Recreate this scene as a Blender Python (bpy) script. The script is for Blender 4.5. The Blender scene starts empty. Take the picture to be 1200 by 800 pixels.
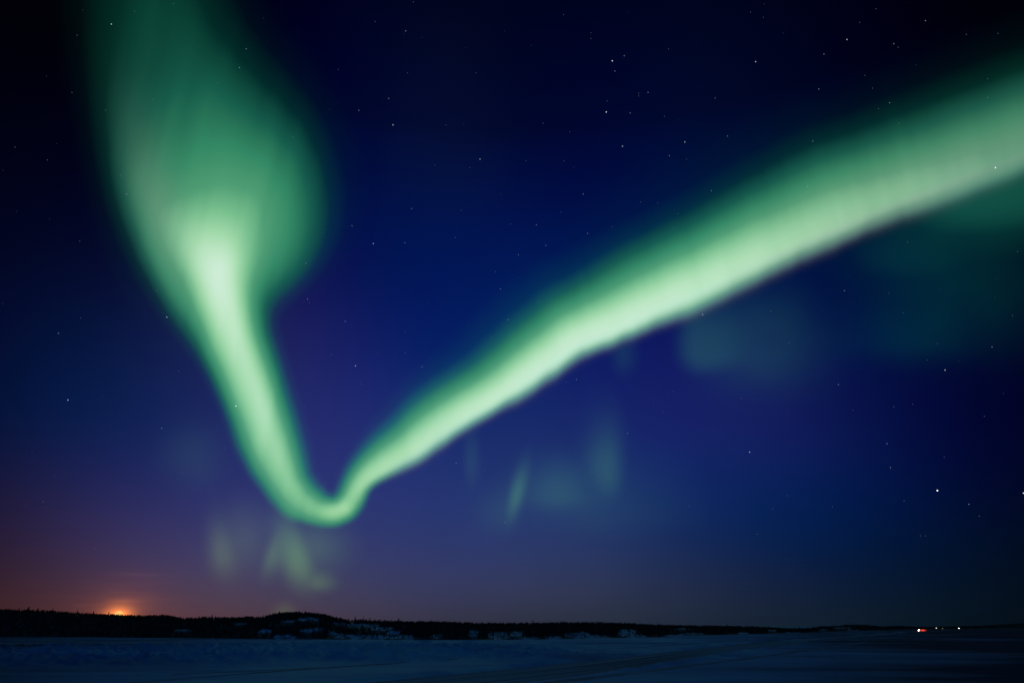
import bpy, math, random
import numpy as np
from mathutils import Vector, noise as mnoise

R = math.radians
random.seed(7)
rng = np.random.default_rng(7)
sc = bpy.context.scene
COL = sc.collection

# ------------------------------------------------------------------ camera
CAM_H = 10.0                       # the viewpoint is a low rise over the frozen lake
FPX = 800.0                        # 24 mm lens on a 36 mm sensor, in pixels of the 1200 px wide photo
HORIZON_Y = 733.5
PITCH = math.atan((HORIZON_Y - 400.0) / FPX)
cam_d = bpy.data.cameras.new('camera')
cam_d.lens = 24.0
cam_d.sensor_width = 36.0
cam_d.clip_start = 0.1
cam_d.clip_end = 2.0e6
cam = bpy.data.objects.new('camera', cam_d)
cam.location = (0, 0, CAM_H)
cam.rotation_euler = (math.pi / 2 + PITCH, 0, 0)
COL.objects.link(cam)
sc.camera = cam
CP, SP = math.cos(PITCH), math.sin(PITCH)


def pdir(x, y):
    """unit direction(s) through photo pixel x, y (numpy ok)"""
    x = np.asarray(x, float); y = np.asarray(y, float)
    a = (x - 600.0) / FPX; b = (400.0 - y) / FPX
    v = np.stack([a, CP - b * SP, SP + b * CP], -1)
    return v / np.linalg.norm(v, axis=-1, keepdims=True)


def on_ground(x, y, z=0.0):
    d = pdir(x, y)
    t = (z - CAM_H) / d[..., 2]
    return d[..., 0] * t, d[..., 1] * t


def azel(x, y):
    d = pdir(x, y)
    return np.arctan2(d[..., 0], d[..., 1]), np.arcsin(d[..., 2])


# ------------------------------------------------------------------ render / colour
sc.render.engine = 'CYCLES'
sc.view_settings.view_transform = 'Standard'
sc.view_settings.look = 'None'
sc.view_settings.exposure = 0.0
sc.view_settings.gamma = 1.0
sc.view_settings.use_curve_mapping = False
sc.cycles.transparent_max_bounces = 64
sc.cycles.max_bounces = 4
sc.cycles.diffuse_bounces = 2
sc.cycles.glossy_bounces = 2
sc.cycles.use_denoising = True
sc.cycles.use_adaptive_sampling = False
sc.cycles.sample_clamp_indirect = 4.0

# ------------------------------------------------------------------ world: moonlit night sky
def lin(c):
    c = np.asarray(c, float) / 255.0
    return np.where(c <= 0.04045, c / 12.92, ((c + 0.055) / 1.055) ** 2.4)


SKY_SAMPLES = [  # photo pixel -> sky colour away from the aurora
    (20,20,0,0,6),(20,120,0,0,17),(20,250,0,3,30),(20,350,0,8,45),(20,450,0,14,58),(20,550,14,18,58),(20,620,30,22,50),(20,680,36,24,42),(60,690,58,36,50),(20,712,46,28,38),
    (-150,100,0,0,8),(-150,300,0,2,20),(-150,500,0,6,30),(-150,650,22,12,28),(-150,712,30,16,24),
    (100,450,0,26,70),(100,550,22,34,82),(100,620,46,40,82),(100,680,66,46,72),(100,712,74,47,62),
    (200,500,14,34,90),(200,600,45,46,102),(200,650,58,56,96),(200,700,66,53,74),
    (300,560,38,46,105),(300,650,60,62,102),(300,710,72,60,78),
    (250,-100,0,0,8),(450,0,0,0,22),(450,100,0,8,44),(450,200,0,13,61),(450,300,0,21,82),(450,400,2,27,97),(440,350,0,24,90),(440,480,24,37,110),
    (370,400,29,30,97),(375,480,40,45,111),(420,250,0,14,72),(500,350,0,24,92),(60,400,0,11,52),(60,150,0,0,15),(60,250,0,6,31),(110,330,0,11,46),(150,440,1,29,76),(-60,250,0,1,20),(-60,400,0,8,38),
    (450,620,45,56,113),(450,680,54,58,98),(450,720,57,56,78),
    (600,-120,0,0,8),(600,0,0,0,17),(600,100,0,5,38),(600,150,0,8,46),(600,200,0,11,58),(600,300,0,19,84),(600,520,30,49,111),(600,620,40,57,110),(600,680,49,57,92),(600,722,46,50,70),
    (750,0,0,0,15),(750,100,0,6,42),(770,150,0,9,50),(750,200,0,12,60),(750,480,18,32,105),(750,560,20,42,106),(750,640,30,48,94),(750,725,36,46,64),
    (900,0,0,0,15),(900,100,0,6,37),(900,400,8,24,84),(900,480,19,27,93),(850,470,25,31,97),(900,560,9,33,90),(900,640,6,30,74),(900,727,20,34,52),
    (1050,0,0,0,12),(1050,100,0,0,26),(1050,440,0,12,62),(1050,500,0,9,63),(1050,580,0,17,63),(1050,660,0,21,50),(1050,727,8,24,38),
    (1190,10,0,0,6),(1190,420,0,4,34),(1190,500,0,3,38),(1190,600,0,8,35),(1190,700,2,14,28),(1190,727,3,15,24),
    (1350,100,0,0,5),(1350,400,0,1,18),(1350,600,0,3,16),(1350,725,0,6,12),
]
S = np.array(SKY_SAMPLES, float)
s_az, s_el = azel(S[:, 0], S[:, 1])
el_v = lambda e: np.sqrt(np.maximum(e, 0) + 0.03)
s_q = np.stack([s_az, 1.3 * el_v(s_el)], 1)
s_rgb = lin(S[:, 2:5])
SIG = 0.17
K = np.exp(-((s_q[:, None] - s_q[None]) ** 2).sum(-1) / (2 * SIG * SIG))
W = np.linalg.solve(K + 0.012 * np.eye(len(K)), s_rgb)


def sky_fit(az, el):
    q = np.stack([az, 1.3 * el_v(el)], -1)
    k = np.exp(-((q[..., None, :] - s_q) ** 2).sum(-1) / (2 * SIG * SIG))
    return np.maximum(k @ W, 0)


MOON_PX = (139.0, 720.4)
moon_az, moon_el = [float(v) for v in azel(*MOON_PX)]

world = bpy.data.worlds.new("World")
sc.world = world
world.use_nodes = True
wn = world.node_tree; wn.nodes.clear()
wl = wn.links


def node(t, **kw):
    n = wn.nodes.new(t)
    for k, v in kw.items():
        setattr(n, k, v)
    return n


def wmath(op, a, b=None, c=None, clamp=False):
    n = node('ShaderNodeMath', operation=op, use_clamp=clamp)
    for i, v in enumerate((a, b, c)):
        if v is None: continue
        if isinstance(v, (int, float)): n.inputs[i].default_value = v
        else: wl.new(v, n.inputs[i])
    return n.outputs[0]


def vadd(a, b):
    n = node('ShaderNodeVectorMath', operation='ADD'); wl.new(a, n.inputs[0]); wl.new(b, n.inputs[1]); return n.outputs[0]


def vscale(a, s):
    n = node('ShaderNodeVectorMath', operation='SCALE')
    if isinstance(a, tuple): n.inputs[0].default_value = a
    else: wl.new(a, n.inputs[0])
    if isinstance(s, (int, float)): n.inputs['Scale'].default_value = s
    else: wl.new(s, n.inputs['Scale'])
    return n.outputs[0]


tc = node('ShaderNodeTexCoord')
sep = node('ShaderNodeSeparateXYZ'); wl.new(tc.outputs['Generated'], sep.inputs[0])
AZ = wmath('ARCTAN2', sep.outputs[0], sep.outputs[1])
EL = wmath('ARCSINE', sep.outputs[2])
V = wmath('SQRT', wmath('ADD', wmath('MAXIMUM', EL, 0.0), 0.03))
VMIN, VMAX = math.sqrt(0.03), math.sqrt(math.pi / 2 + 0.03)
VN = wmath('DIVIDE', wmath('SUBTRACT', V, VMIN), VMAX - VMIN, clamp=True)
col_az = np.linspace(-0.95, 0.95, 17)
step = col_az[1] - col_az[0]
wsum = None; acc = None
for a in col_az:
    d = wmath('SUBTRACT', AZ, float(a))
    w_ = wmath('EXPONENT', wmath('MULTIPLY', wmath('MULTIPLY', d, d), -1.0 / (2 * (0.62 * step) ** 2)))
    ramp = node('ShaderNodeValToRGB'); cr = ramp.color_ramp; cr.interpolation = 'B_SPLINE'
    ts = np.concatenate([np.linspace(0, 0.62, 28), [0.75, 1.0]])
    while len(cr.elements) < len(ts): cr.elements.new(0.5)
    for i, t in enumerate(ts):
        el = (VMIN + t * (VMAX - VMIN)) ** 2 - 0.03
        c = sky_fit(np.array(a), np.array(el)) if t < 0.63 else np.array([0, 0, 0.0012])
        cr.elements[i].position = float(t)
        cr.elements[i].color = (float(c[0]), float(c[1]), float(c[2]), 1)
    wl.new(VN, ramp.inputs[0])
    term = vscale(ramp.outputs[0], w_)
    acc = term if acc is None else vadd(acc, term)
    wsum = w_ if wsum is None else wmath('ADD', wsum, w_)
sky_c = vscale(acc, wmath('DIVIDE', 1.0, wmath('ADD', wsum, 0.02)))
# added blue glow in the unseen sky behind the viewpoint, lights snow and slopes
bk = wmath('SMOOTHSTEP' if False else 'MULTIPLY', wmath('SUBTRACT', wmath('ABSOLUTE', AZ), 1.05), 1.1, clamp=True)
sky_c = vadd(sky_c, vscale((.004, .044, .135), wmath('MULTIPLY', bk, wmath('SUBTRACT', 1.0, wmath('MULTIPLY', sep.outputs[2], .8)))))
# air lit by the rising moon: wide red glow and a tight orange one, broken by thin level cloud streaks
da = wmath('SUBTRACT', AZ, moon_az); de = wmath('SUBTRACT', EL, moon_el)


def glow(sa, se, col, streak=None, oa=0.0, oe=0.0):
    x = wmath('DIVIDE', wmath('SUBTRACT', da, oa), sa); y = wmath('DIVIDE', wmath('SUBTRACT', de, oe), se)
    r = wmath('SQRT', wmath('ADD', wmath('MULTIPLY', x, x), wmath('MULTIPLY', y, y)))
    g = wmath('EXPONENT', wmath('MULTIPLY', wmath('POWER', r, 1.5), -1.0))
    if streak is not None: g = wmath('MULTIPLY', g, streak)
    return vscale(col, g)


mp = node('ShaderNodeCombineXYZ'); wl.new(wmath('MULTIPLY', AZ, 9.0), mp.inputs[0]); wl.new(wmath('MULTIPLY', EL, 85.0), mp.inputs[1])
ns = node('ShaderNodeTexNoise'); ns.inputs['Scale'].default_value = 1.6; ns.inputs['Detail'].default_value = 4; ns.inputs['Roughness'].default_value = .55
wl.new(mp.outputs[0], ns.inputs['Vector'])
streak = wmath('ADD', wmath('MULTIPLY', ns.outputs[0], 1.5), 0.25)
P = 1 / 940.0
for args in ((115 * P, 30 * P, (0.016, 0.005, 0.002), streak), (30 * P, 22 * P, (0.15, 0.036, 0.007), streak),
             (10 * P, 7.5 * P, (1.7, 0.44, 0.065), None, 0, -1.5 * P), (14 * P, 2.4 * P, (0.07, 0.02, 0.006), None, 3 * P, 15 * P), (26 * P, 1.8 * P, (0.016, 0.007, 0.005), None, 10 * P, 44 * P)):
    sky_c = vadd(sky_c, glow(*args))
hz_n = node('ShaderNodeTexNoise'); hz_n.inputs['Scale'].default_value = 2.6; hz_n.inputs['Detail'].default_value = 5; wl.new(tc.outputs['Generated'], hz_n.inputs['Vector'])
sky_c = vscale(sky_c, wmath('ADD', wmath('MULTIPLY', hz_n.outputs[0], .36), .82))
# a trace of the daylight model lit by the low moon
nsky = node('ShaderNodeTexSky', sky_type='NISHITA', sun_disc=False)
nsky.sun_elevation = R(1.0); nsky.sun_rotation = moon_az
bg1 = node('ShaderNodeBackground'); wl.new(nsky.outputs[0], bg1.inputs[0]); bg1.inputs[1].default_value = 0.0004
bg2 = node('ShaderNodeBackground'); wl.new(sky_c, bg2.inputs[0]); bg2.inputs[1].default_value = 1.0
add = node('ShaderNodeAddShader'); wl.new(bg1.outputs[0], add.inputs[0]); wl.new(bg2.outputs[0], add.inputs[1])
out = node('ShaderNodeOutputWorld'); wl.new(add.outputs[0], out.inputs[0])

# the moon itself lights the land from barely above the hills
sun_d = bpy.data.lights.new('moonlight', 'SUN'); sun_d.energy = 0.006; sun_d.angle = R(0.6); sun_d.color = (1, .55, .3)
sun = bpy.data.objects.new('moonlight', sun_d); COL.objects.link(sun)
md = Vector(pdir(*MOON_PX).tolist())
sun.rotation_euler = (-md).to_track_quat('-Z', 'Y').to_euler()


# ------------------------------------------------------------------ helpers
def tag(o, label=None, cat=None, group=None, kind=None):
    if label: o['label'] = label
    if cat: o['category'] = cat
    if group: o['group'] = group
    if kind: o['kind'] = kind
    return o


def link_mesh(name, me, mat=None, parent=None):
    o = bpy.data.objects.new(name, me); COL.objects.link(o)
    if mat is not None and not me.materials: me.materials.append(mat)
    if parent: o.parent = parent
    return o


def mesh_np(name, verts, faces):
    """fast mesh from numpy quads or tris"""
    me = bpy.data.meshes.new(name)
    verts = np.asarray(verts, np.float32); faces = np.asarray(faces, np.int32)
    n, k = faces.shape
    me.vertices.add(len(verts)); me.vertices.foreach_set('co', verts.ravel())
    me.loops.add(n * k); me.loops.foreach_set('vertex_index', faces.ravel())
    me.polygons.add(n); me.polygons.foreach_set('loop_start', np.arange(0, n * k, k, dtype=np.int32))
    me.update(calc_edges=True); me.validate()
    return me


def grid_faces(nu, nv):
    i = np.arange(nu - 1)[:, None] * nv + np.arange(nv - 1)[None]
    return np.stack([i, i + nv, i + nv + 1, i + 1], -1).reshape(-1, 4)


def new_mat(name):
    m = bpy.data.materials.new(name); m.use_nodes = True
    nt = m.node_tree; nt.nodes.clear()
    o = nt.nodes.new('ShaderNodeOutputMaterial')
    return m, nt, o


def principled(name, color, rough=0.8, noise_scale=None, noise_amt=0.3, bump=0.0, metallic=0.0, mapping=None):
    m, nt, o = new_mat(name)
    b = nt.nodes.new('ShaderNodeBsdfPrincipled'); nt.links.new(b.outputs[0], o.inputs[0])
    b.inputs['Base Color'].default_value = (*color, 1); b.inputs['Roughness'].default_value = rough
    b.inputs['Metallic'].default_value = metallic
    if noise_scale:
        g = nt.nodes.new('ShaderNodeNewGeometry')
        mpn = nt.nodes.new('ShaderNodeMapping'); nt.links.new(g.outputs['Position'], mpn.inputs[0])
        if mapping: mpn.inputs['Scale'].default_value = mapping
        t = nt.nodes.new('ShaderNodeTexNoise'); t.inputs['Scale'].default_value = noise_scale; t.inputs['Detail'].default_value = 6
        nt.links.new(mpn.outputs[0], t.inputs['Vector'])
        r = nt.nodes.new('ShaderNodeValToRGB')
        lo = [c * (1 - noise_amt) for c in color]
        r.color_ramp.elements[0].position = .35; r.color_ramp.elements[0].color = (*lo, 1)
        r.color_ramp.elements[1].position = .65; r.color_ramp.elements[1].color = (*color, 1)
        nt.links.new(t.outputs[0], r.inputs[0]); nt.links.new(r.outputs[0], b.inputs['Base Color'])
        if bump:
            bp = nt.nodes.new('ShaderNodeBump'); bp.inputs['Strength'].default_value = 1; bp.inputs['Distance'].default_value = bump
            nt.links.new(t.outputs[0], bp.inputs['Height']); nt.links.new(bp.outputs[0], b.inputs['Normal'])
    return m


def emitter(name, color, strength):
    m, nt, o = new_mat(name)
    e = nt.nodes.new('ShaderNodeEmission'); e.inputs[0].default_value = (*color, 1); e.inputs[1].default_value = strength
    nt.links.new(e.outputs[0], o.inputs[0])
    m.cycles.emission_sampling = 'NONE'
    return m


# ------------------------------------------------------------------ frozen lake
# ice road centre line, read off the ground under the photo's dark plowed lane
ROAD_PX = [(1066,739.6),(1050,741.3),(1020,743.6),(985,746.0),(945,749.3),(900,753.8),(850,759.8),(790,768),(720,777.5),(640,787),(560,795.5),(450,808),(300,830)]
rx, ry = on_ground(np.array([p[0] for p in ROAD_PX]), np.array([p[1] for p in ROAD_PX]))


def smooth_curve(px, py, n=240):
    t = np.concatenate([[0], np.cumsum(np.hypot(np.diff(px), np.diff(py)))])
    u = np.linspace(0, 1, n) ** 1.6 * t[-1]
    u = t[-1] - u[::-1]
    cx = np.interp(u, t, px); cy = np.interp(u, t, py)
    for _ in range(12):
        cx[1:-1] = .25 * cx[:-2] + .5 * cx[1:-1] + .25 * cx[2:]; cy[1:-1] = .25 * cy[:-2] + .5 * cy[1:-1] + .25 * cy[2:]
    return cx, cy


road_x, road_y = smooth_curve(rx, ry)
ROAD_W = 13.0


def road_dist(x, y):
    out = np.full(x.shape, 1e9)
    for a, b in zip(road_x[::2], road_y[::2]):
        out = np.minimum(out, np.hypot(x - a, y - b))
    return out


TRACKS = [[(1052,741.9),(1005,746.5),(950,752),(850,763.5),(760,775),(640,790),(500,806)],
          [(1040,740.6),(985,743),(930,746.2),(820,752.8),(700,762),(560,771.5),(420,780),(200,790)],
          [(1015,752),(900,768),(760,786),(640,800),(560,812)], [(900,747.6),(760,757.5),(640,765),(470,776),(300,788),(150,800)]]
track_xy = [smooth_curve(*on_ground(np.array([p[0] for p in t_]), np.array([p[1] for p in t_])), n=160) for t_ in TRACKS]


def track_dist(x, y):
    out = np.full(x.shape, 1e9)
    for (cx, cy) in track_xy:
        for a, b in zip(cx, cy):
            out = np.minimum(out, np.hypot(x - a, y - b))
    return out


def vnoise(x, y, s, seed=0.0):
    """cheap tileless value noise, numpy"""
    x = x / s + seed * 17.3; y = y / s + seed * 9.1
    xi = np.floor(x); yi = np.floor(y); fx = x - xi; fy = y - yi
    fx = fx * fx * (3 - 2 * fx); fy = fy * fy * (3 - 2 * fy)
    h = lambda a, b: np.modf(np.abs(np.sin(a * 127.1 + b * 311.7 + seed) * 43758.5453))[0]
    return (h(xi, yi) * (1 - fx) + h(xi + 1, yi) * fx) * (1 - fy) + (h(xi, yi + 1) * (1 - fx) + h(xi + 1, yi + 1) * fx) * fy


azs = np.unique(np.concatenate([np.linspace(-math.pi, math.pi, 73), np.linspace(R(-43), R(43), 900)]))
rad = np.concatenate([[0.0], np.geomspace(20, 120, 14), np.geomspace(125, 1400, 420), np.geomspace(1440, 90000, 40)])
A_, Rr = np.meshgrid(azs, rad, indexing='ij')
gx = Rr * np.sin(A_); gy = Rr * np.cos(A_)
# rough wind-packed and broken snow across the middle of the lake, a plowed ridge beside the road
band_x, band_y = on_ground(600.0, 766.0)
near = np.clip((Rr - 208) / 40, 0, 1) * np.clip((440 - Rr) / 50, 0, 1) * np.clip((0.20 - A_) / 0.25, 0, 1)
rough = (vnoise(gx, gy, 4.5, 1) ** 2 * 1.7 + vnoise(gx, gy, 2.2, 2) ** 3 * 2.4 + vnoise(gx * .5, gy, 14, 3) * .6) * near
sast = vnoise(gx * .35 + gy * .12, gy, 4.0, 4) * .16 + vnoise(gx, gy, 30, 5) * .3
rd = road_dist(gx, gy)
berm = np.exp(-((rd - ROAD_W - 3) / 2.4) ** 2) * (.35 + .7 * vnoise(gx, gy, 4, 6)) * (Rr < 2200)
fade = np.clip((Rr - 60) / 100, 0, 1) * np.clip((3500 - Rr) / 2000, 0, 1)
gz = (rough + sast) * fade * np.clip((rd - ROAD_W - 1) / 6, 0, 1) + berm
td = track_dist(gx, gy)
gz = gz * np.clip((td - 3.5) / 3, 0, 1)
gz = np.where(rd < ROAD_W + .5, 0, gz)
gz[:, 0] = 0
me = mesh_np('snow_ground', np.stack([gx, gy, gz], -1).reshape(-1, 3), grid_faces(*gx.shape))


def snow_material():
    m, nt, o = new_mat('lake_snow')
    N = nt.nodes.new; L = nt.links.new
    b = N('ShaderNodeBsdfPrincipled'); L(b.outputs[0], o.inputs[0])
    b.inputs['Roughness'].default_value = .85; b.inputs['Specular IOR Level'].default_value = .15
    g = N('ShaderNodeNewGeometry')
    def nz(scale, sx, sy, detail=6, rot=0):
        mp_ = N('ShaderNodeMapping'); mp_.inputs['Scale'].default_value = (sx, sy, 1); mp_.inputs['Rotation'].default_value = (0, 0, rot)
        L(g.outputs['Position'], mp_.inputs[0])
        t = N('ShaderNodeTexNoise'); t.inputs['Scale'].default_value = scale; t.inputs['Detail'].default_value = detail
        L(mp_.outputs[0], t.inputs['Vector']); return t.outputs[0]
    big = nz(.006, 1, 1, 5); drift = nz(.05, .25, 1, 7, .15)
    # patchy snow tone, with light falloff painted in: darker towards both sides of the lake
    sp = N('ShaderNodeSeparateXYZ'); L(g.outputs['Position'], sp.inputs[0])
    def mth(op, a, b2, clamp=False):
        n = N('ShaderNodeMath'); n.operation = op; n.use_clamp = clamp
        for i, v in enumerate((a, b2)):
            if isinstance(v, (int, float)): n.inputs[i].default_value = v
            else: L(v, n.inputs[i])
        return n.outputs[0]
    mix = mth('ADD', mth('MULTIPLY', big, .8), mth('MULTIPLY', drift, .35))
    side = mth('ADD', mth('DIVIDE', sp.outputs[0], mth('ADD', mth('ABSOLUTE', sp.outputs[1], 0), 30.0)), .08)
    tone_falloff = mth('ADD', mix, mth('MULTIPLY', mth('MULTIPLY', side, side), .85))
    r = N('ShaderNodeValToRGB'); L(tone_falloff, r.inputs[0])
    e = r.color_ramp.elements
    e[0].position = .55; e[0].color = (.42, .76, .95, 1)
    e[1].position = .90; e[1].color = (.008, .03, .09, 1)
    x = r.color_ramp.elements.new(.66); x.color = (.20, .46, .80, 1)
    L(r.outputs[0], b.inputs['Base Color'])
    bp = N('ShaderNodeBump'); bp.inputs['Distance'].default_value = .35; bp.inputs['Strength'].default_value = .8
    L(nz(.5, .4, 1, 8, .1), bp.inputs['Height']); L(bp.outputs[0], b.inputs['Normal'])
    return m


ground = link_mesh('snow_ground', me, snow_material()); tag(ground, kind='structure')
for p in me.polygons: p.use_smooth = True

# ice road: plowed dark lane with tyre-polished strips
nr = len(road_x)
tx = np.gradient(road_x); ty = np.gradient(road_y); tl = np.hypot(tx, ty); nxr, nyr = -ty / tl, tx / tl
wv = np.linspace(-1, 1, 15)
rv = np.zeros((nr, len(wv), 3)); rv[..., 0] = road_x[:, None] + nxr[:, None] * wv * ROAD_W; rv[..., 1] = road_y[:, None] + nyr[:, None] * wv * ROAD_W
rv[..., 2] = 0.03
me = mesh_np('ice_road', rv.reshape(-1, 3), grid_faces(nr, len(wv)))
uv = me.uv_layers.new(name='UVMap')
lv = np.zeros(len(me.loops), np.int32); me.loops.foreach_get('vertex_index', lv)
slen = np.concatenate([[0], np.cumsum(np.hypot(np.diff(road_x), np.diff(road_y)))])
uvs = np.stack([np.repeat(slen, len(wv)), np.tile(wv * ROAD_W, nr)], -1)[lv]
uv.data.foreach_set('uv', uvs.astype(np.float32).ravel())


def road_material():
    m, nt, o = new_mat('plowed_ice'); N = nt.nodes.new; L = nt.links.new
    b = N('ShaderNodeBsdfPrincipled'); L(b.outputs[0], o.inputs[0]); b.inputs['Roughness'].default_value = .8; b.inputs['Specular IOR Level'].default_value = .12
    t = N('ShaderNodeUVMap')
    mp_ = N('ShaderNodeMapping'); mp_.inputs['Scale'].default_value = (.005, .42, 1); L(t.outputs[0], mp_.inputs[0])
    n1 = N('ShaderNodeTexNoise'); n1.inputs['Scale'].default_value = 1.0; n1.inputs['Detail'].default_value = 5; L(mp_.outputs[0], n1.inputs['Vector'])
    r = N('ShaderNodeValToRGB'); L(n1.outputs[0], r.inputs[0])
    r.color_ramp.elements[0].position = .38; r.color_ramp.elements[0].color = (.05, .12, .20, 1)
    r.color_ramp.elements[1].position = .66; r.color_ramp.elements[1].color = (.30, .58, .80, 1)
    L(r.outputs[0], b.inputs['Base Color'])
    bp = N('ShaderNodeBump'); bp.inputs['Distance'].default_value = .05; L(n1.outputs[0], bp.inputs['Height']); L(bp.outputs[0], b.inputs['Normal'])
    return m


tag(link_mesh('ice_road', me, road_material()), kind='structure')

# narrower packed tracks of snow machines either side of the road
m_track = principled('packed_snow_track', (.16, .34, .58), .85, noise_scale=.08, noise_amt=.55)
for k, (cx, cy) in enumerate(track_xy):
    a_, b_ = np.gradient(cx), np.gradient(cy); l_ = np.hypot(a_, b_); hw = (2.6, 1.8, 2.2, 1.5)[k]
    pv = np.zeros((len(cx), 2, 3))
    for j, sg in enumerate((-1, 1)):
        pv[:, j, 0] = cx - sg * b_ / l_ * hw; pv[:, j, 1] = cy + sg * a_ / l_ * hw
    pv[..., 2] = .02 + .002 * k
    tag(link_mesh('snow_path', mesh_np('snow_path', pv.reshape(-1, 3), grid_faces(len(cx), 2)), m_track), kind='structure')

# ------------------------------------------------------------------ shore hills
SHORE = np.array([(-250,745.5),(0,746.5),(150,747.2),(300,748.6),(460,749.6),(600,749.6),(700,747.8),(770,746.4),(800,744.8),(860,743.4),(900,742.4),(950,741.0),(1000,739.2),(1050,737.8),(1075,736.9),(1200,736.1),(1500,735.6)])
SKYL = np.array([(-250,711),(0,713.5),(50,715.0),(100,718),(138,720.2),(165,720.5),(190,719.6),(212,724),(240,722.4),(270,723),(290,721.8),(302,722.3),(316,718),(330,716.2),(350,716.2),(380,720.2),(400,724.5),(440,726.5),(500,727.6),(560,729.4),(600,729.6),(660,729.2),(700,728.8),(735,729.8),(770,731.6),(820,732.6),(870,733.2),(900,734.4),(930,736.1),(948,735.6),(962,733.8),(985,732.6),(1002,731.3),(1020,732.2),(1035,733.6),(1055,732.8),(1075,734.0),(1090,734.4),(1120,733.4),(1160,732.2),(1200,729.8),(1300,728),(1500,727)])
hx = np.arange(-250, 1500, 2.5)
sy = np.interp(hx, SHORE[:, 0], SHORE[:, 1]); ky = np.interp(hx, SKYL[:, 0], SKYL[:, 1])
sy = sy + .35 * (vnoise(hx, hx * 0, 22, 3) - .5)
X0, Y0 = on_ground(hx, sy)
D0 = np.hypot(X0, Y0); ux, uy = X0 / D0, Y0 / D0
DEPTH = np.interp(hx, [-250, 300, 700, 900, 1500], [110, 85, 75, 160, 500])
k_el = np.array([float(azel(a, b)[1]) for a, b in zip(hx, ky)])
TREE_H = np.interp(hx, [0, 600, 900, 1100], [3.4, 3.0, 4.0, 6.0])
ZR = CAM_H + np.tan(k_el) * (D0 + DEPTH) - TREE_H * .72
ZR = np.maximum(ZR, 2.2)
nt_ = 44
tt = np.concatenate([np.linspace(0, 1, nt_), [1.25, 1.7, 2.6]])
prof = np.where(tt <= 1, np.sin(np.clip(tt, 0, 1) * math.pi / 2) ** 1.15, 1 - .55 * (tt - 1))
T, _H = np.meshgrid(tt, hx); Dg = D0[:, None] + T * DEPTH[:, None]
hxx = ux[:, None] * Dg; hyy = uy[:, None] * Dg
bumpn = (vnoise(hxx, hyy, 28, 8) - .5) * .22 + (vnoise(hxx, hyy, 9, 9) - .5) * .10
hz = ZR[:, None] * np.clip(prof + bumpn * np.sin(np.clip(T, 0, 1) * math.pi), -.02, 2) - .25 * (T < .01)
me = mesh_np('hills', np.stack([hxx, hyy, hz], -1).reshape(-1, 3), grid_faces(*hxx.shape))
for p in me.polygons: p.use_smooth = True
m_hill, nt, o_ = new_mat('snowy_rock_slope')
N = nt.nodes.new; L = nt.links.new
b = N('ShaderNodeBsdfPrincipled'); L(b.outputs[0], o_.inputs[0]); b.inputs['Roughness'].default_value = .75
g = N('ShaderNodeNewGeometry'); t1 = N('ShaderNodeTexNoise'); t1.inputs['Scale'].default_value = .11; t1.inputs['Detail'].default_value = 7; t1.inputs['Roughness'].default_value = .62
L(g.outputs['Position'], t1.inputs['Vector'])
r = N('ShaderNodeValToRGB'); L(t1.outputs[0], r.inputs[0])
r.color_ramp.elements[0].position = .58; r.color_ramp.elements[0].color = (.62, .78, .95, 1)
r.color_ramp.elements[1].position = .66; r.color_ramp.elements[1].color = (.07, .065, .06, 1)
ba = N('ShaderNodeAttribute'); ba.attribute_name = 'brush'
mx = N('ShaderNodeMix'); mx.data_type = 'RGBA'; mx.inputs['B'].default_value = (.02, .024, .02, 1); L(ba.outputs['Fac'], mx.inputs['Factor']); L(r.outputs[0], mx.inputs['A'])
L(mx.outputs['Result'], b.inputs['Base Color'])
bp = N('ShaderNodeBump'); bp.inputs['Distance'].default_value = .8; L(t1.outputs[0], bp.inputs['Height']); L(bp.outputs[0], b.inputs['Normal'])
HILL_ME = me
tag(link_mesh('hills', me, m_hill), kind='structure')


def hill_at(x, t):
    """ground point on the hill over photo column x at depth fraction t"""
    i = np.clip((np.asarray(x) - hx[0]) / 2.5, 0, len(hx) - 1.001); i0 = i.astype(int); f = i - i0
    d0 = D0[i0] * (1 - f) + D0[i0 + 1] * f; dp = DEPTH[i0] * (1 - f) + DEPTH[i0 + 1] * f
    a = ux[i0] * (1 - f) + ux[i0 + 1] * f; b_ = uy[i0] * (1 - f) + uy[i0 + 1] * f
    d = d0 + t * dp
    j = np.searchsorted(tt, t, side='right') - 1; j = np.clip(j, 0, len(tt) - 2); g_ = (t - tt[j]) / (tt[j + 1] - tt[j])
    z = (hz[i0, j] * (1 - f) + hz[i0 + 1, j] * f) * (1 - g_) + (hz[i0, j + 1] * (1 - f) + hz[i0 + 1, j + 1] * f) * g_
    return a * d, b_ * d, z


def to_px(x, y, z):
    vx, vy, vz = x, y, z - CAM_H
    f = vy * CP + vz * SP; u = -vy * SP + vz * CP
    return 600 + FPX * vx / f, 400 - FPX * u / f


# snow slopes the trees leave open (photo pixels: x, y, half-width, half-height)
OPEN = [(214,738,11,1.3),(282,730,8,1.5),(310,739,8,2),(333,746,13,2.6),(338,727,9,1.8),(362,725,12,2.4),(360,738,9,3.2),(372,737,6,2),(389,741,6,3.5),
        (425,732,22,2.6),(448,736,14,2.6),(462,741,9,2.8),(430,746,32,3.4),(405,745,14,3.2),(475,746,12,3),(398,730,10,1.6),(512,745,8,2.4),(555,741,6,4),(585,744,12,5.5),
        (604,742,10,3),(620,747,12,2),(648,747,10,2),(678,743,14,4),(700,746,18,2.5),(735,741,10,4.6),(745,745,14,2.4),(790,744,12,1.6),(812,742,14,1.4),(800,736,9,1.0),(870,741,7,1.4),
        (930,741,9,1.1),(905,738,7,.9),(985,735,11,.9),(965,737,8,.8),(1000,738,7,.7)]


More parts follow.
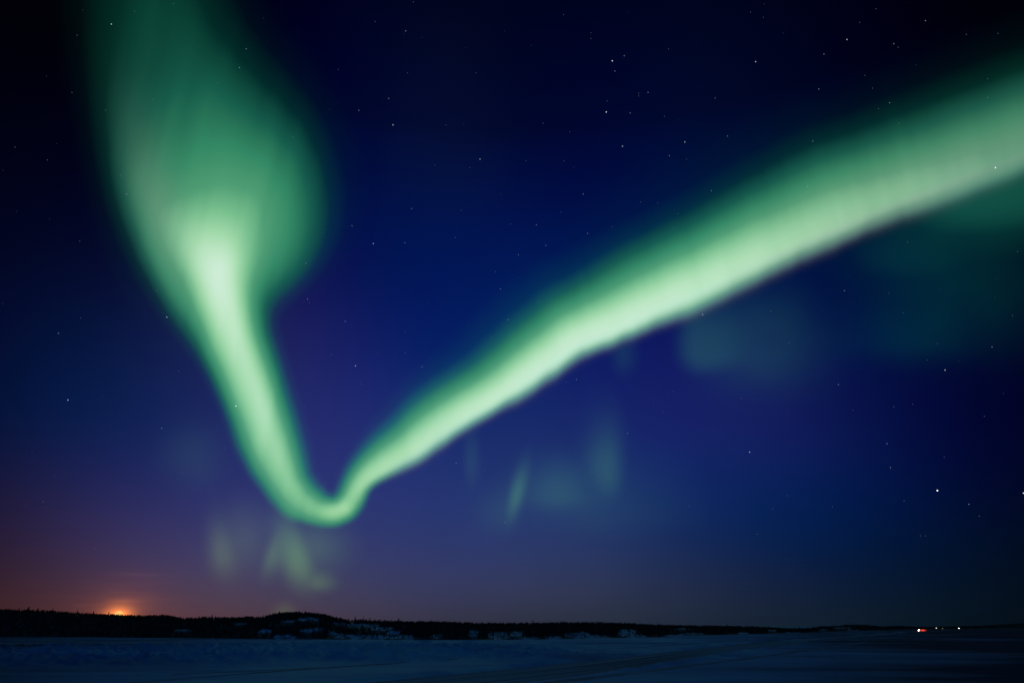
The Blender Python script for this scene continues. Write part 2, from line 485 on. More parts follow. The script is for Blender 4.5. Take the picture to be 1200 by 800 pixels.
def is_open(px, py):
    m = np.zeros(px.shape, bool)
    wob = 1 + .9 * (vnoise(px, py * 3, 5, 12) - .5) + .7 * (vnoise(px, py * 3, 2.2, 13) - .5)
    for (a, b_, w, h) in OPEN:
        m |= ((px - a) / w) ** 2 + ((py - b_) / h) ** 2 < wob
    return m


hpx, hpy = to_px(hxx, hyy, hz)
brush = np.where(is_open(hpx, hpy), np.clip(1.5 * vnoise(hxx, hyy, 4, 41) - .55, 0, .9), .93)     # willow and alder thickets cover the ground between the clearings
at = HILL_ME.attributes.new('brush', 'FLOAT', 'POINT'); at.data.foreach_set('value', brush.astype(np.float32).ravel())
M_NEEDLE = principled('spruce_needles', (.016, .024, .016), .9, noise_scale=.8, noise_amt=.4)
M_BARK = principled('spruce_bark', (.06, .05, .04), .9, noise_scale=3, noise_amt=.4)


def spruce_geo(seed, tiers=5, sides=7, width=.20, lean=0.0):
    """unit-height ragged black spruce: (verts, tris) for crown and trunk"""
    r_ = random.Random(seed); v = []; f = []
    for k in range(tiers):
        z0 = .12 + .80 * k / tiers; z1 = min(1.0, z0 + .34 + .1 * r_.random())
        if k == tiers - 1: z1 = 1.0
        rr = width * (1 - .82 * (k / tiers) ** .85) * (.75 + .5 * r_.random())
        b0 = len(v); ox, oy = (r_.random() - .5) * .04, (r_.random() - .5) * .04
        v.append((ox * .3 + lean * z1, oy * .3, z1))
        for s in range(sides * 2):
            a = math.pi * s / sides + k; q = rr * ((.62 if s % 2 else 1.05) + .35 * (r_.random() - .5)); zz = z0 - (.035 if s % 2 == 0 else -.03) + .03 * r_.random()
            v.append((ox + q * math.cos(a) + lean * zz, oy + q * math.sin(a), zz))
        n = sides * 2
        for s in range(n): f.append((b0, b0 + 1 + s, b0 + 1 + (s + 1) % n))
    tv = [(.022 * math.cos(a), .022 * math.sin(a), -.06) for a in (0, 2.1, 4.2)] + [(lean * .9, 0, .9)]
    tf = [(0, 1, 3), (1, 2, 3), (2, 0, 3)]
    return np.array(v), np.array(f), np.array(tv), np.array(tf)


def tree_mesh(seed, **kw):
    v, f, tv, tf = spruce_geo(seed, **kw)
    return mesh_np('spruce', np.concatenate([v, tv]), np.concatenate([f, tf + len(v)]))


# skyline trees: the ones that can be told apart against the sky
var = []
for s in range(7):
    mm = tree_mesh(100 + s, width=.15 + .03 * (s % 4), tiers=5 + s % 2); mm.materials.append(M_NEEDLE); var.append(mm)
sky_px = []
x = -4.0
while x < 1204 and len(sky_px) < 292:
    sky_px.append(x); x += rng.uniform(2.2, 6.0) * (1.0 if x < 760 else 1.25)
tall = {25, 101, 128, 190, 352, 381, 395, 440, 520, 545, 700, 742}
for i, x in enumerate(sky_px):
    t = float(rng.uniform(.93, 1.04)); wx, wy, wz = hill_at(np.array(x), t)
    h = float(np.interp(x, hx, TREE_H)) * float(rng.choice([.6, .85, 1.0, 1.25, 1.7], p=[.22, .3, .26, .15, .07]))
    o = bpy.data.objects.new('spruce_tree', var[i % 7]); COL.objects.link(o)
    o.location = (float(wx), float(wy), float(wz) - .1); o.scale = (h, h, h); o.rotation_euler = (rng.uniform(-.05, .05), rng.uniform(-.05, .05), rng.uniform(0, 6.28))
    if x < 300: l, g_ = 'small dark spruce on the skyline of the left hills near the rising moon', 'spruces on the left skyline'
    elif x < 430: l, g_ = 'small dark spruce on top of the highest rounded hill', 'spruces on the rounded hill'
    elif x < 900: l, g_ = 'small dark spruce along the low middle ridge', 'spruces on the middle ridge'
    else: l, g_ = 'tiny dark spruce on the far shore under the right sky', 'spruces on the far shore'
    tag(o, l, 'tree', g_)
# the lone bent spruce that sticks out far left
v, f, tv, tf = spruce_geo(5, tiers=6, width=.26, lean=.22)
wx, wy, wz = hill_at(np.array(24.0), .98)
lt = bpy.data.objects.new('bent_spruce_tree', None); COL.objects.link(lt); lt.location = (float(wx), float(wy), float(wz) - .1); lt.scale = (6.6,) * 3
tag(lt, 'lone bent spruce standing taller than its neighbours at far left of the ridge', 'tree')
link_mesh('crown', mesh_np('crown', v, f), M_NEEDLE, lt); link_mesh('trunk', mesh_np('trunk', tv, tf), M_BARK, lt)

# the wood on the slopes, one mass with open snow between
NT = 30000
cx_ = rng.uniform(-250, 1300, NT); ct = rng.uniform(.01, 1.15, NT) ** .9
wx, wy, wz = hill_at(cx_, ct)
th = np.interp(cx_, hx, TREE_H) * rng.uniform(.55, 1.15, NT)
px_, py_ = to_px(wx, wy, wz + th * .35)
dens = vnoise(wx, wy, 16, 20)
keep = ~is_open(px_, py_) & ((dens > .07) | (cx_ < 220))
keep |= is_open(px_, py_) & (rng.random(NT) < .13)
# nothing tall may stand in front of an opening
px2, py2 = to_px(wx, wy, wz + th * .95)
keep &= ~is_open(px2, py2) | is_open(px_, py_)
keep &= (ct > .03)
wx, wy, wz, th = wx[keep], wy[keep], wz[keep], th[keep]
geos = [spruce_geo(300 + k, tiers=3, sides=3, width=.24) for k in range(6)]
VV = []; FF = []; off = 0
kind = rng.integers(0, 6, len(wx)); rot = rng.uniform(0, 6.28, len(wx))
for k, (v, f, tv, tf) in enumerate(geos):
    q = np.where(kind == k)[0]
    c, s = np.cos(rot[q]), np.sin(rot[q])
    vx = (v[None, :, 0] * c[:, None] - v[None, :, 1] * s[:, None]) * th[q, None] + wx[q, None]
    vy = (v[None, :, 0] * s[:, None] + v[None, :, 1] * c[:, None]) * th[q, None] + wy[q, None]
    vz = v[None, :, 2] * th[q, None] + wz[q, None] - .2
    VV.append(np.stack([vx, vy, vz], -1).reshape(-1, 3))
    FF.append((f[None] + (np.arange(len(q)) * len(v))[:, None, None]).reshape(-1, 3) + off); off += len(q) * len(v)
me = mesh_np('forest', np.concatenate(VV), np.concatenate(FF))
tag(link_mesh('spruce_forest', me, M_NEEDLE), 'dark spruce wood covering the snowy hills along the lake shore', 'forest', kind='stuff')

# ------------------------------------------------------------------ aurora
# brightness of the glow over the sky, shaped by ribbons and rays; laid out at aurora altitude (scaled 1:10)
ALT = (9000.0, 10500.0, 12500.0)


SIDE = [None]


def ribbon(X, Y, pts, n=70, wk=(1, 1, 1), plat=1.0, pw=3.6, tk=1.0):
    """pts: x, y, outer width, inner width, tail width, tail amount, amp; left side of travel = inner"""
    P_ = np.array(pts, float)
    t = np.concatenate([[0], np.cumsum(np.hypot(np.diff(P_[:, 0]), np.diff(P_[:, 1])))])
    u = np.linspace(0, t[-1], n * 3)
    Q = np.stack([np.interp(u, t, P_[:, k]) for k in range(P_.shape[1])], 1)
    for _ in range(5):
        Q[1:-1] = .25 * Q[:-2] + .5 * Q[1:-1] + .25 * Q[2:]
    best = np.full(X.shape, 1e18); res = np.zeros(X.shape + (5,)); sd = np.zeros(X.shape)
    for a, b_ in zip(Q[:-1], Q[1:]):
        dx, dy = b_[0] - a[0], b_[1] - a[1]; l2 = dx * dx + dy * dy
        tt_ = np.clip(((X - a[0]) * dx + (Y - a[1]) * dy) / l2, 0, 1)
        ex, ey = X - a[0] - tt_ * dx, Y - a[1] - tt_ * dy
        d2 = ex * ex + ey * ey
        m = d2 < best
        best = np.where(m, d2, best)
        sgn = np.sign(dx * ey - dy * ex)          # >0: right-hand side on screen (y down)
        sd = np.where(m, np.sqrt(d2) * sgn, sd)
        pr = a[2:] + (b_[2:] - a[2:]) * tt_[..., None]
        res = np.where(m[..., None], pr, res)
    wo, wi, wt, ta, amp = [res[..., k] for k in range(5)]
    ta = ta * tk; wo = wo * wk[0]; wi = wi * wk[1]; wt = wt * wk[2]
    outer = plat * np.exp(-(np.abs(sd) / wo) ** pw) + (1 - plat) * np.exp(-(np.abs(sd) / (wo * .55)) ** 2.0)
    SIDE[0] = sd
    inner = (1 - ta) * np.exp(-(np.abs(sd) / wi) ** 2.0) + ta * np.exp(-(np.abs(sd) / wt) ** 1.5)
    return amp * np.where(sd > 0, outer, inner)


def blob(X, Y, x, y, sl, sr, st, sb, amp, shear=0.0, p=2.0):
    """asymmetric soft blob: widths left, right, top, bottom"""
    xx = X - x - shear * (Y - y); yy = Y - y
    a = np.abs(xx) / np.where(xx < 0, sl, sr); b_ = np.abs(yy) / np.where(yy < 0, st, sb)
    return amp * np.exp(-(a ** 2 + b_ ** 2) ** (p / 2))


def smax(*fs, p=3.0):
    return sum(np.maximum(f_, 0) ** p for f_ in fs) ** (1 / p)


# travelling down the left limb, round the bend and up the right limb; inner side faces the gap of the V
LEFT = [  # x, y, outer, inner, tail width, tail amount, amp
    (186,80,70,70,90,.4,.02),(202,150,64,66,90,.4,.10),(213,195,56,62,86,.38,.23),(222,228,46,56,78,.33,.40),(231,256,40,50,70,.30,.59),(241,284,37,45,64,.30,.78),(252,314,34,39,60,.25,.96),(264,350,36,32,50,.22,.99),
    (280,400,38,26,42,.20,.97),(297,450,36,26,40,.20,.95),(307,480,35,26,38,.2,.92),(317,510,36,26,38,.2,.88),(328,540,33,25,36,.2,.84),(339,566,28,22,30,.2,.80),
    (354,585,27,21,26,.2,.76),(371,597,18,20,28,.25,.73),(388,600,17,15,22,.2,.70),(401,596,15,12,20,.2,.55)]
RIGHT = [
    (368,599,17,15,22,.2,.20),(382,600,17,14,22,.2,.52),(398,598,19,14,20,.2,.74),(411,587,18,15,18,.2,.82),(418,571,14,16,22,.2,.87),(430,559,12,20,36,.3,.90),(453,546,14,25,52,.33,.93),
    (485,527,16,28,66,.36,.96),(517,503,16,30,76,.38,.98),(550,483,16,29,84,.38,1.0),(583,467,18,31,90,.38,1.02),(610,447,18,32,96,.38,1.04),(640,424,18,33,100,.38,1.06),
    (677,398,19,35,102,.38,1.07),(720,383,19,40,105,.36,1.07),(760,363,21,44,105,.34,1.05),(800,344,24,45,104,.34,1.02),(850,321,25,48,104,.36,.97),(917,290,24,54,104,.38,.91),
    (983,260,23,58,104,.40,.84),(1040,237,25,58,100,.42,.76),(1100,214,26,60,102,.44,.70),(1167,188,28,62,104,.46,.64),(1260,150,30,62,106,.48,.56),(1400,90,30,64,106,.5,.40)]


def main_field(X, Y):
    wig = 1 + 0 * X
    wob = (4.0 * (vnoise(X + .3 * Y, Y * 0, 30, 31) - .5) + 2.0 * (vnoise(X, Y * 0, 13, 33) - .5) - 3 * np.exp(-((X - 652) / 10) ** 2) + 4 * np.exp(-((X - 590) / 14) ** 2)) * np.clip((X - 430) / 100, 0, 1)
    ribbon(X, Y, RIGHT); wob = wob * np.clip((SIDE[0] + 12) / 22, 0, 1)
    l = ribbon(X, Y, LEFT, wk=(1.18, 1.15, 1.15), plat=.76); r = ribbon(X, Y + wob, RIGHT, wk=(1.02, 1.24, .92), pw=2.6, tk=.8)
    plume = smax(
        blob(X, Y, 308, 268, 80, 78, 122, 120, .46, -.04, 2.2),
        blob(X, Y, 274, 305, 42, 54, 105, 66, .40, .0, 1.7),
        blob(X, Y, 312, 190, 90, 74, 130, 110, .12, .20, 2.6),
        blob(X, Y, 250, 262, 75, 88, 130, 110, .34, .06, 1.7),
        blob(X, Y, 205, 60, 100, 92, 260, 170, .215, .22, 2.6),
        blob(X, Y, 160, 40, 80, 80, 220, 140, .07, .05, 2.6),
        blob(X, Y, 240, 185, 95, 105, 120, 120, .27, .08),
        blob(X, Y, 300, 175, 90, 105, 150, 120, .08, .16),
        blob(X, Y, 178, 235, 46, 60, 150, 110, .38, .25),
        blob(X, Y, 214, 325, 36, 50, 110, 110, .46, .42, 2.6), p=1.7)
    # the plume's right lobe ends along a slanting lower edge
    e = (Y - (384 - (X - 290) * .66)) / 34.0
    lobe_cut = np.where(X > 275, 1 / (1 + np.exp(np.clip(e * 2.0, -40, 40))), 1.0)
    w = np.clip((X - 262) / 30, 0, 1); lobe_cut = lobe_cut * w + (1 - w)
    plume = plume * lobe_cut
    # ray structure: faint upright streaks that lean and drift along the curtain
    q = X - .22 * (Y - 300) * np.where(X < 420, -1, 1)
    st = .55 * vnoise(q, Y * .10, 17, 51) + .30 * vnoise(q, Y * .12, 8, 52) + .35 * vnoise(q * .8, Y * .35, 46, 53) - .6
    st2 = vnoise(X + .3 * Y, Y, 60, 54) - .5
    F = smax(l, r, plume, p=2.2)
    return F * (1 + (np.where(X < 420, .10, .075) * st + .05 * st2) * np.clip(1.25 - .55 * F, .3, 1))


# brightness -> colour of the added light (linear)
RT = np.array([0, .08, .18, .32, .48, .62, .76, .90, 1.0, 1.1])
RC = np.array([(0,0,0),(0,12,8),(2,42,32),(22,92,72),(52,136,98),(78,156,113),(120,191,140),(160,216,168),(186,229,191),(204,236,211)], float)
RC2 = np.array([(0,0,0),(16,13,16),(42,40,48),(70,82,86),(92,122,108),(104,150,122),(136,184,146),(168,210,172),(188,228,192),(204,236,211)], float)
RL = lin(RC); RL2 = lin(RC2)


def ramp_col(F, t=None):
    t = RL if t is None else t
    return np.stack([np.interp(F, RT, t[:, k]) for k in range(3)], -1)


AUR_N = [0]


def aurora(name, label, field, box, stepx=4.0, tint=None, cut=.02, cat='aurora', group=None, colfn=None):
    x0, y0, x1, y1 = box
    xs = np.arange(x0, x1 + .1, stepx); ys = np.arange(y0, y1 + .1, stepx)
    X, Y = np.meshgrid(xs, ys, indexing='ij')
    F = field(X, Y)
    if colfn is not main_col and name != 'aurora_glow': F = F * (.83 + .08 * vnoise(X + .2 * Y, Y * .12, 18, 61) + .32 * vnoise(X, Y, 34, 62))
    F = np.maximum(0, F - cut) / (1 - cut)
    C_ = colfn(X, Y, F) if colfn else ramp_col(F)
    if tint is not None: C_ = C_ * np.array(tint)
    d = pdir(X, Y)
    fc = grid_faces(*X.shape)
    on = (F.reshape(-1)[fc] > 0.0).any(1)
    fc = fc[on]
    used = np.unique(fc); remap = np.full(X.size, -1); remap[used] = np.arange(len(used))
    fc = remap[fc]
    allv = []; allf = []
    AUR_N[0] += 1
    for k, h in enumerate(ALT):
        h = h * (1 + .021 * AUR_N[0])
        t = (h - CAM_H) / np.maximum(d[..., 2], .03)
        pv = (d * t[..., None]).reshape(-1, 3)[used]; pv[:, 2] += CAM_H
        allv.append(pv); allf.append(fc + k * len(used))
    me = mesh_np(name, np.concatenate(allv), np.concatenate(allf))
    at = me.color_attributes.new('glow', 'FLOAT_COLOR', 'POINT')
    cc = np.concatenate([C_.reshape(-1, 3)[used] / len(ALT)] * len(ALT)); cc = np.concatenate([cc, np.ones((len(cc), 1))], 1)
    at.data.foreach_set('color', cc.astype(np.float32).ravel())
    o = link_mesh(name, me, M_AUR); tag(o, label, cat, group)
    return o


M_AUR, nt, o_ = new_mat('glowing_oxygen')
e_ = nt.nodes.new('ShaderNodeEmission'); a_ = nt.nodes.new('ShaderNodeAttribute'); a_.attribute_name = 'glow'
tr = nt.nodes.new('ShaderNodeBsdfTransparent'); ad = nt.nodes.new('ShaderNodeAddShader')
nt.links.new(a_.outputs['Color'], e_.inputs[0]); nt.links.new(e_.outputs[0], ad.inputs[0]); nt.links.new(tr.outputs[0], ad.inputs[1]); nt.links.new(ad.outputs[0], o_.inputs[0])
M_AUR.cycles.emission_sampling = 'NONE'


def main_col(X, Y, F):
    c = ramp_col(F)
    # the sharp lower border of the right arm passes through violet-grey (nitrogen) instead of green
    ribbon(X, Y, RIGHT); w = .8 * np.clip(SIDE[0] / 7.0, 0, 1) * np.clip((X - 415) / 60, 0, 1) * np.clip((1500 - X) / 500, 0, 1)
    c = c * (1 - w[..., None]) + ramp_col(F, RL2) * w[..., None]
    # high in the right the curtain is paler and mistier
    g2 = (np.clip((X - 820) / 300, 0, 1) * np.clip(1 - (SIDE[0] < 0) * np.abs(SIDE[0]) / 120, 0, 1) * np.clip(F * 1.6, 0, 1) * .42)[..., None]
    c = c * (1 - g2) + g2 * c.mean(-1, keepdims=True) * np.array([1.08, 1.16, 1.02])
    az_, el_ = azel(X, Y)
    c = np.maximum(c - sky_fit(az_, el_) * (np.clip(F * 2.2, 0, .78) * (1 - .85 * w))[..., None], 0) * np.clip(F * 30, 0, 1)[..., None]
    # low in the sky more of the blue is lost on the way: yellower green towards the bend
    low = np.clip((Y - 500) / 110, 0, 1)[..., None]
    c = c * (1 - low * np.array([-.02, .02, .20]))
    # the left flank of the plume is greyer
    g_ = (np.exp(-((X - 178 - .25 * (Y - 240)) / 34) ** 2 - ((Y - 215) / 110) ** 2) * .30)[..., None]
    c = c * (1 - g_) + g_ * c.mean(-1, keepdims=True) * np.array([.95, 1.05, .95])
    return c


aurora('aurora_ribbon', 'bright green V-shaped aurora ribbon sweeping from upper left down to the bend and up right', main_field, (-160, -160, 1360, 660), 3.0, colfn=main_col)


def f_under(X, Y):
    return smax(blob(X, Y, 1130, 240, 125, 170, 90, 66, .26, -.28, 1.7), blob(X, Y, 1215, 215, 130, 140, 100, 78, .25, -.25, 1.7), blob(X, Y, 1060, 300, 90, 90, 50, 40, .16))


aurora('aurora_glow', 'dim green glow just beneath the right end of the bright ribbon', f_under, (800, 120, 1360, 420), 6.0)
veil = lambda k: (lambda X, Y, F: F[..., None] * lin(k))
aurora('aurora_veil', 'very faint teal veil low below the right glow, beside the dark right sky',
       lambda X, Y: smax(blob(X, Y, 1080, 395, 70, 70, 80, 26, .8, -.15), blob(X, Y, 1140, 340, 90, 90, 60, 60, .7)), (880, 200, 1330, 470), 6.0, colfn=veil((0, 38, 30)))
aurora('aurora_patch', 'faint teal patch with a soft lower edge under the middle of the right arm',
       lambda X, Y: smax(blob(X, Y, 822, 412, 24, 60, 58, 24, 1.0, 0, 2.8), blob(X, Y, 885, 405, 60, 70, 60, 50, .6), blob(X, Y, 730, 415, 12, 14, 24, 20, .5)), (660, 300, 1010, 500), 5.0, colfn=veil((20, 58, 28)))
aurora('aurora_ray', 'thin pale green ray standing alone left of the dim square veil',
       lambda X, Y: smax(blob(X, Y, 605, 582, 9, 8, 34, 26, 1.0, -.25), blob(X, Y, 552, 540, 8, 10, 40, 30, .25), blob(X, Y, 590, 600, 30, 18, 30, 24, .22)), (520, 460, 660, 660), 3.0, colfn=veil((40, 80, 34)))
aurora('aurora_veil', 'dim square-topped teal veil in the lower middle of the sky, right of the thin ray',
       lambda X, Y: smax(blob(X, Y, 655, 580, 44, 50, 38, 20, .85), blob(X, Y, 712, 556, 26, 17, 56, 30, 1.0), blob(X, Y, 700, 600, 90, 90, 60, 24, .28)), (540, 440, 830, 680), 5.0, colfn=veil((30, 66, 28)))
aurora('aurora_wisp', 'yellow-green forked wisp hanging right below the bend of the ribbon',
       lambda X, Y: smax(blob(X, Y, 348, 655, 20, 18, 44, 30, .9, .26, 2.2), blob(X, Y, 321, 646, 9, 20, 28, 24, .6, -.3), blob(X, Y, 365, 640, 26, 40, 30, 30, .35), blob(X, Y, 372, 682, 14, 20, 16, 10, .5)), (260, 570, 450, 716), 3.0, colfn=veil((72, 108, 42)))
aurora('aurora_wisp', 'dim yellow-grey wisp left of the forked one above the moonlit hills',
       lambda X, Y: smax(blob(X, Y, 260, 650, 15, 20, 40, 24, .85, .08), blob(X, Y, 285, 630, 24, 34, 40, 34, .5), blob(X, Y, 335, 722, 14, 12, 14, 16, .6)), (200, 560, 390, 730), 3.0, colfn=veil((60, 78, 34)))
aurora('aurora_patch', 'barely visible teal patch left of the lower part of the left arm',
       lambda X, Y: blob(X, Y, 228, 535, 34, 34, 34, 34, 1.0), (130, 440, 330, 630), 5.0, colfn=veil((18, 36, 22)))

# ------------------------------------------------------------------ stars
STARS = """130 28 3|288 57 2|280 79 2|84 108 1|123 129 1|420 129 2|343 160 1|148 227 2|219 187 1|141 205 1|255 97 1|396 81 1|439 25 1|412 264 2|179 116 1|203 4 1|157 13 1|437 285 3|474 284 2|482 244 2|358 308 2|360 350 2|362 354 1|404 376 2|416 428 3|195 371 3|183 340 1|209 434 1|474 388 1|494 429 2|423 449 1|388 415 1|276 475 4|189 501 2|213 554 1|263 524 1|356 475 1|534 542 2|567 550 1|595 374 2|675 444 2|663 447 1|823 368 3|735 507 2|777 482 1|591 611 2|788 458 1|992 46 3|885 72 3|1084 24 2|1026 10 1|1007 26 1|1047 51 2|1052 55 1|965 63 2|1013 88 1|959 104 2|838 114 1|852 159 2|1042 120 2|952 165 2|1053 144 1|833 223 2|946 218 2|1166 196 4|879 14 1|894 20 1|1169 39 1|1132 40 1|1157 92 1|1157 114 1|1022 103 1|1029 127 1|1063 283 1|989 340 2|1058 366 1|1107 433 3|1162 406 2|982 450 2|924 401 1|1098 402 1|868 466 1|1047 476 1|1192 294 1|1041 343 1|903 364 1|1086 421 1|1186 369 1|999 480 1|1153 487 1|475 36 2|477 85 1|455 115 2|460 146 3|562 186 3|717 71 4|731 65 2|720 83 2|710 131 4|711 118 1|738 132 2|748 109 1|759 108 2|748 112 1|729 171 3|802 166 3|784 182 2|804 186 1|778 136 1|540 246 1|557 85 1|660 17 1|692 38 1|692 45 1|657 248 1|683 227 2|636 144 1|616 188 1|660 188 1|509 193 1|550 196 1|770 237 1|750 236 1|837 115 1|522 146 1|783 57 1|667 154 1|484 2 1|598 262 1|93 282 1|68 390 2|94 372 1|79 468 3|50 587 1|110 642 1|878 529 3|1039 519 2|1043 547 2|1106 535 1|1098 574 5|1199 577 4|1135 590 2|1147 604 1|1059 586 1|1078 627 1|1084 627 1|1069 473 1|975 593 1|887 625 1|922 580 1|905 595 1|607 298 2|628 263 2|639 287 2|688 273 2|717 265 1|533 278 1|586 338 2|580 318 1|631 353 1|576 394 1|443 413 1|474 413 1|794 250 1|716 627 1|700 557 1|807 592 1|55 187 1|90 41 1|17 172 1"""
SR = 420000.0
star_mats = {0: emitter('star_faintest', (.62, .74, 1), .13), 1: emitter('star_faint', (.62, .74, 1), .30), 2: emitter('star_dim', (.70, .80, 1), .55), 3: emitter('star_clear', (.80, .88, 1), 1.1),
             4: emitter('star_bright', (.88, .93, 1), 1.5), 5: emitter('star_brilliant', (.95, .97, 1), 3.0)}
for k_, m_ in star_mats.items(): m_.node_tree.nodes['Emission'].inputs[1].default_value *= (.66 if k_ < 5 else .8)
star_r = {0: .30, 1: .34, 2: .42, 3: .50, 4: .62, 5: .66}


def ico(rr):
    import bmesh
    bm = bmesh.new(); bmesh.ops.create_icosphere(bm, subdivisions=2, radius=rr); me = bpy.data.meshes.new('star'); bm.to_mesh(me); bm.free(); return me


star_me = {}
for k in star_mats:
    star_me[k] = ico(star_r[k] / 940.0 * SR * 1.0); star_me[k].materials.append(star_mats[k])
SPECIAL = {(1098, 574): 'brightest white star, alone low in the right sky', (1199, 577): 'bright star at the right edge of the sky level with the brightest one',
           (276, 475): 'bright star shining through the left edge of the left aurora arm', (1166, 196): 'bright star shining through the right end of the aurora ribbon',
           (717, 71): 'bright star in the upper middle sky, upper of a pair', (710, 131): 'bright star in the upper middle sky, lower of a pair',
           (130, 28): 'clear star in the top of the left aurora plume', (823, 368): 'clear star just under the edge of the right aurora arm',
           (195, 371): 'clear star left of the left aurora arm', (79, 468): 'clear star alone in the left sky', (416, 428): 'clear star in the gap of the V',
           (437, 285): 'clear star right of the left plume, high in the gap of the V', (885, 72): 'clear star at upper right, left of another clear one',
           (992, 46): 'clear star near the top edge at upper right'}
recs = [tuple(int(q) for q in rec.split()) for rec in STARS.split('|')]
recs += [(float(rng.uniform(2, 1198)), float(rng.uniform(4, 640)), 0) for _ in range(70)]
for x, y, k in recs:
    d = pdir(x + .5, y + .5)
    o = bpy.data.objects.new('star', star_me[k]); COL.objects.link(o); o.location = (d * SR).tolist(); o.location.z += CAM_H
    if (x, y) in SPECIAL: tag(o, SPECIAL[(x, y)], 'star')
    elif k <= 1: tag(o, 'very faint star, a barely visible point in the night sky', 'star', 'faintest stars')
    elif k == 2: tag(o, 'small dim star in the dark blue night sky', 'star', 'dim stars')
    else: tag(o, 'small clear white star in the dark blue night sky', 'star', 'clear stars')

# the rising moon, half behind the wood
import bmesh
bm = bmesh.new(); bmesh.ops.create_uvsphere(bm, u_segments=40, v_segments=24, radius=4.6 / 940 * 380000)
me = bpy.data.meshes.new('moon'); bm.to_mesh(me); bm.free()
for p in me.polygons: p.use_smooth = True
mo = link_mesh('moon', me, emitter('moon_light', (1.0, .50, .13), 1.15)); d = pdir(*MOON_PX); mo.location = (d * 380000).tolist(); mo.location.z += CAM_H
tag(mo, 'orange moon rising behind the wooded left hills', 'moon')

# ------------------------------------------------------------------ truck on the ice road and lamps on the far shore
def box_bm(bm, c, s, bev=.05):
    r_ = bmesh.ops.create_cube(bm, size=1); vs = r_['verts']
    for v_ in vs: v_.co = Vector((v_.co.x * s[0] + c[0], v_.co.y * s[1] + c[1], v_.co.z * s[2] + c[2]))
    if bev: bmesh.ops.bevel(bm, geom=list({e for v_ in vs for e in v_.link_edges}), offset=bev, segments=2, affect='EDGES')


def cyl_bm(bm, c, r1, r2, depth, axis='Z', seg=20):
    from mathutils import Matrix
    rot = Matrix() if axis == 'Z' else (Matrix.Rotation(math.pi / 2, 4, 'X') if axis == 'Y' else Matrix.Rotation(math.pi / 2, 4, 'Y'))
    bmesh.ops.create_cone(bm, cap_ends=True, segments=seg, radius1=r1, radius2=r2, depth=depth, matrix=Matrix.Translation(c) @ rot)


def part(name, build, mat, parent):
    bm = bmesh.new(); build(bm); me = bpy.data.meshes.new(name); bm.to_mesh(me); bm.free()
    return link_mesh(name, me, mat, parent)


def empty(name, loc, rz=0.0):
    o = bpy.data.objects.new(name, None); COL.objects.link(o); o.location = loc; o.rotation_euler = (0, 0, rz); return o


M_CAB = principled('truck_paint', (.35, .04, .03), .4, noise_scale=2, noise_amt=.2)
M_TRAIL = principled('trailer_panel', (.45, .12, .10), .5, noise_scale=1, noise_amt=.2)
M_TYRE = principled('tyre_rubber', (.02, .02, .02), .9, noise_scale=6, noise_amt=.2)
M_GLASS = principled('windscreen', (.02, .03, .04), .1)
M_STEEL = principled('galvanised_steel', (.35, .36, .37), .5, noise_scale=4, noise_amt=.2, metallic=.6)
M_HEAD = emitter('headlamp_lit', (1, .70, .58), 100.0)
M_RED = emitter('marker_lamp_lit', (1, .16, .09), 1.5)
M_LAMP = emitter('lamp_lens_lit', (1, .95, .90), 32.0)
M_LAMPD = emitter('lamp_lens_dim', (1, .88, .75), 6.0)

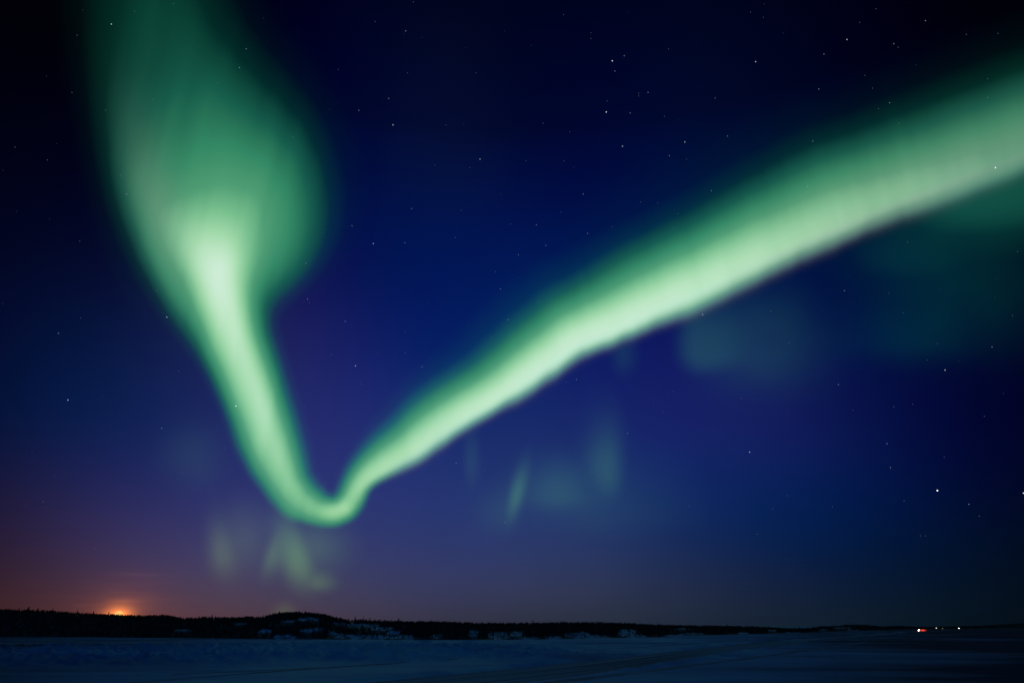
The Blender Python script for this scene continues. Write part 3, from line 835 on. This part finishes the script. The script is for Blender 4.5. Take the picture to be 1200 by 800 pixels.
tx_, ty_ = on_ground(1077.0, 739.3)
tk = empty('truck', (float(tx_), float(ty_), 0.05), R(-16))
tag(tk, 'truck with glaring white headlights and red marker lamps far out on the ice road', 'truck')
part('cab', lambda bm: (box_bm(bm, (1.6, 0, 1.75), (2.4, 2.4, 2.6), .15), box_bm(bm, (.1, 0, 1.1), (1.4, 2.1, 1.3), .15)), M_CAB, tk)
part('windscreen', lambda bm: box_bm(bm, (.395, 0, 2.35), (.06, 2.0, .9), .02), M_GLASS, tk)
part('trailer', lambda bm: (box_bm(bm, (9.2, 0, 2.55), (12.0, 2.5, 2.9), .06), box_bm(bm, (9.0, 0, .98), (12.0, 1.0, .24), .03)), M_TRAIL, tk)
for wx_ in (.3, 3.0, 4.4, 12.2, 13.6):
    for s in (-1, 1):
        part('wheel', lambda bm: cyl_bm(bm, (wx_, s * 1.05, .52), .52, .52, .34, 'Y'), M_TYRE, tk)
for s in (-.8, .8):
    part('headlight', lambda bm: cyl_bm(bm, (-.66, s, 1.15), .5, .38, .16, 'X'), M_HEAD, tk)
for k in range(3):
    part('roof_lamp', lambda bm: cyl_bm(bm, (.38, -.8 + .8 * k, 3.2), .30, .24, .18, 'X'), M_HEAD, tk)
for k in range(7):
    part('marker_lamp', lambda bm: box_bm(bm, (4.0 + 1.6 * k, -1.30, 1.36), (.55, .10, .3), .02), M_RED, tk)
for nm, loc, colr, en in (('headlight_glow', (-2.0, -2.5, 1.6), (1, .5, .35), 9000), ('marker_glow', (8.5, -3.0, 1.2), (1, .12, .06), 900)):
    ld = bpy.data.lights.new(nm, 'POINT'); ld.energy = en; ld.color = colr; ld.shadow_soft_size = .5
    lo = bpy.data.objects.new(nm, ld); COL.objects.link(lo); lo.parent = tk; lo.location = loc


def lamp(x, y, mat, rr, label):
    gx_, gy_ = on_ground(x, 737.1)
    z = CAM_H + math.tan(float(azel(x, y)[1])) * math.hypot(gx_, gy_)
    h = z
    e0 = empty('lamp_post', (float(gx_), float(gy_), 0.0)); tag(e0, label, 'lamp post')
    part('pole', lambda bm: cyl_bm(bm, (0, 0, h / 2 + .3), .14, .09, h + .6, 'Z', 12), M_STEEL, e0)
    part('arm', lambda bm: box_bm(bm, (0, -.6, h + .5), (.10, 1.3, .10), .02), M_STEEL, e0)
    part('lamp_head', lambda bm: box_bm(bm, (0, -1.3, h + .52), (.7, .9, .16), .05), M_STEEL, e0)
    part('lamp_lens', lambda bm: bmesh.ops.create_uvsphere(bm, u_segments=16, v_segments=10, radius=rr, matrix=__import__('mathutils').Matrix.Translation((0, -1.3, h - rr * .6))), mat, e0)


lamp(1123.6, 735.6, M_LAMP, .75, 'brightest white lamp on the far shore right of the truck')
lamp(1097.4, 735.3, M_LAMPD, .7, 'small dim lamp on the far shore nearest the truck')
lamp(1104.6, 735.4, M_LAMPD, .45, 'faintest yellowish lamp between the small dim one and the brightest one')
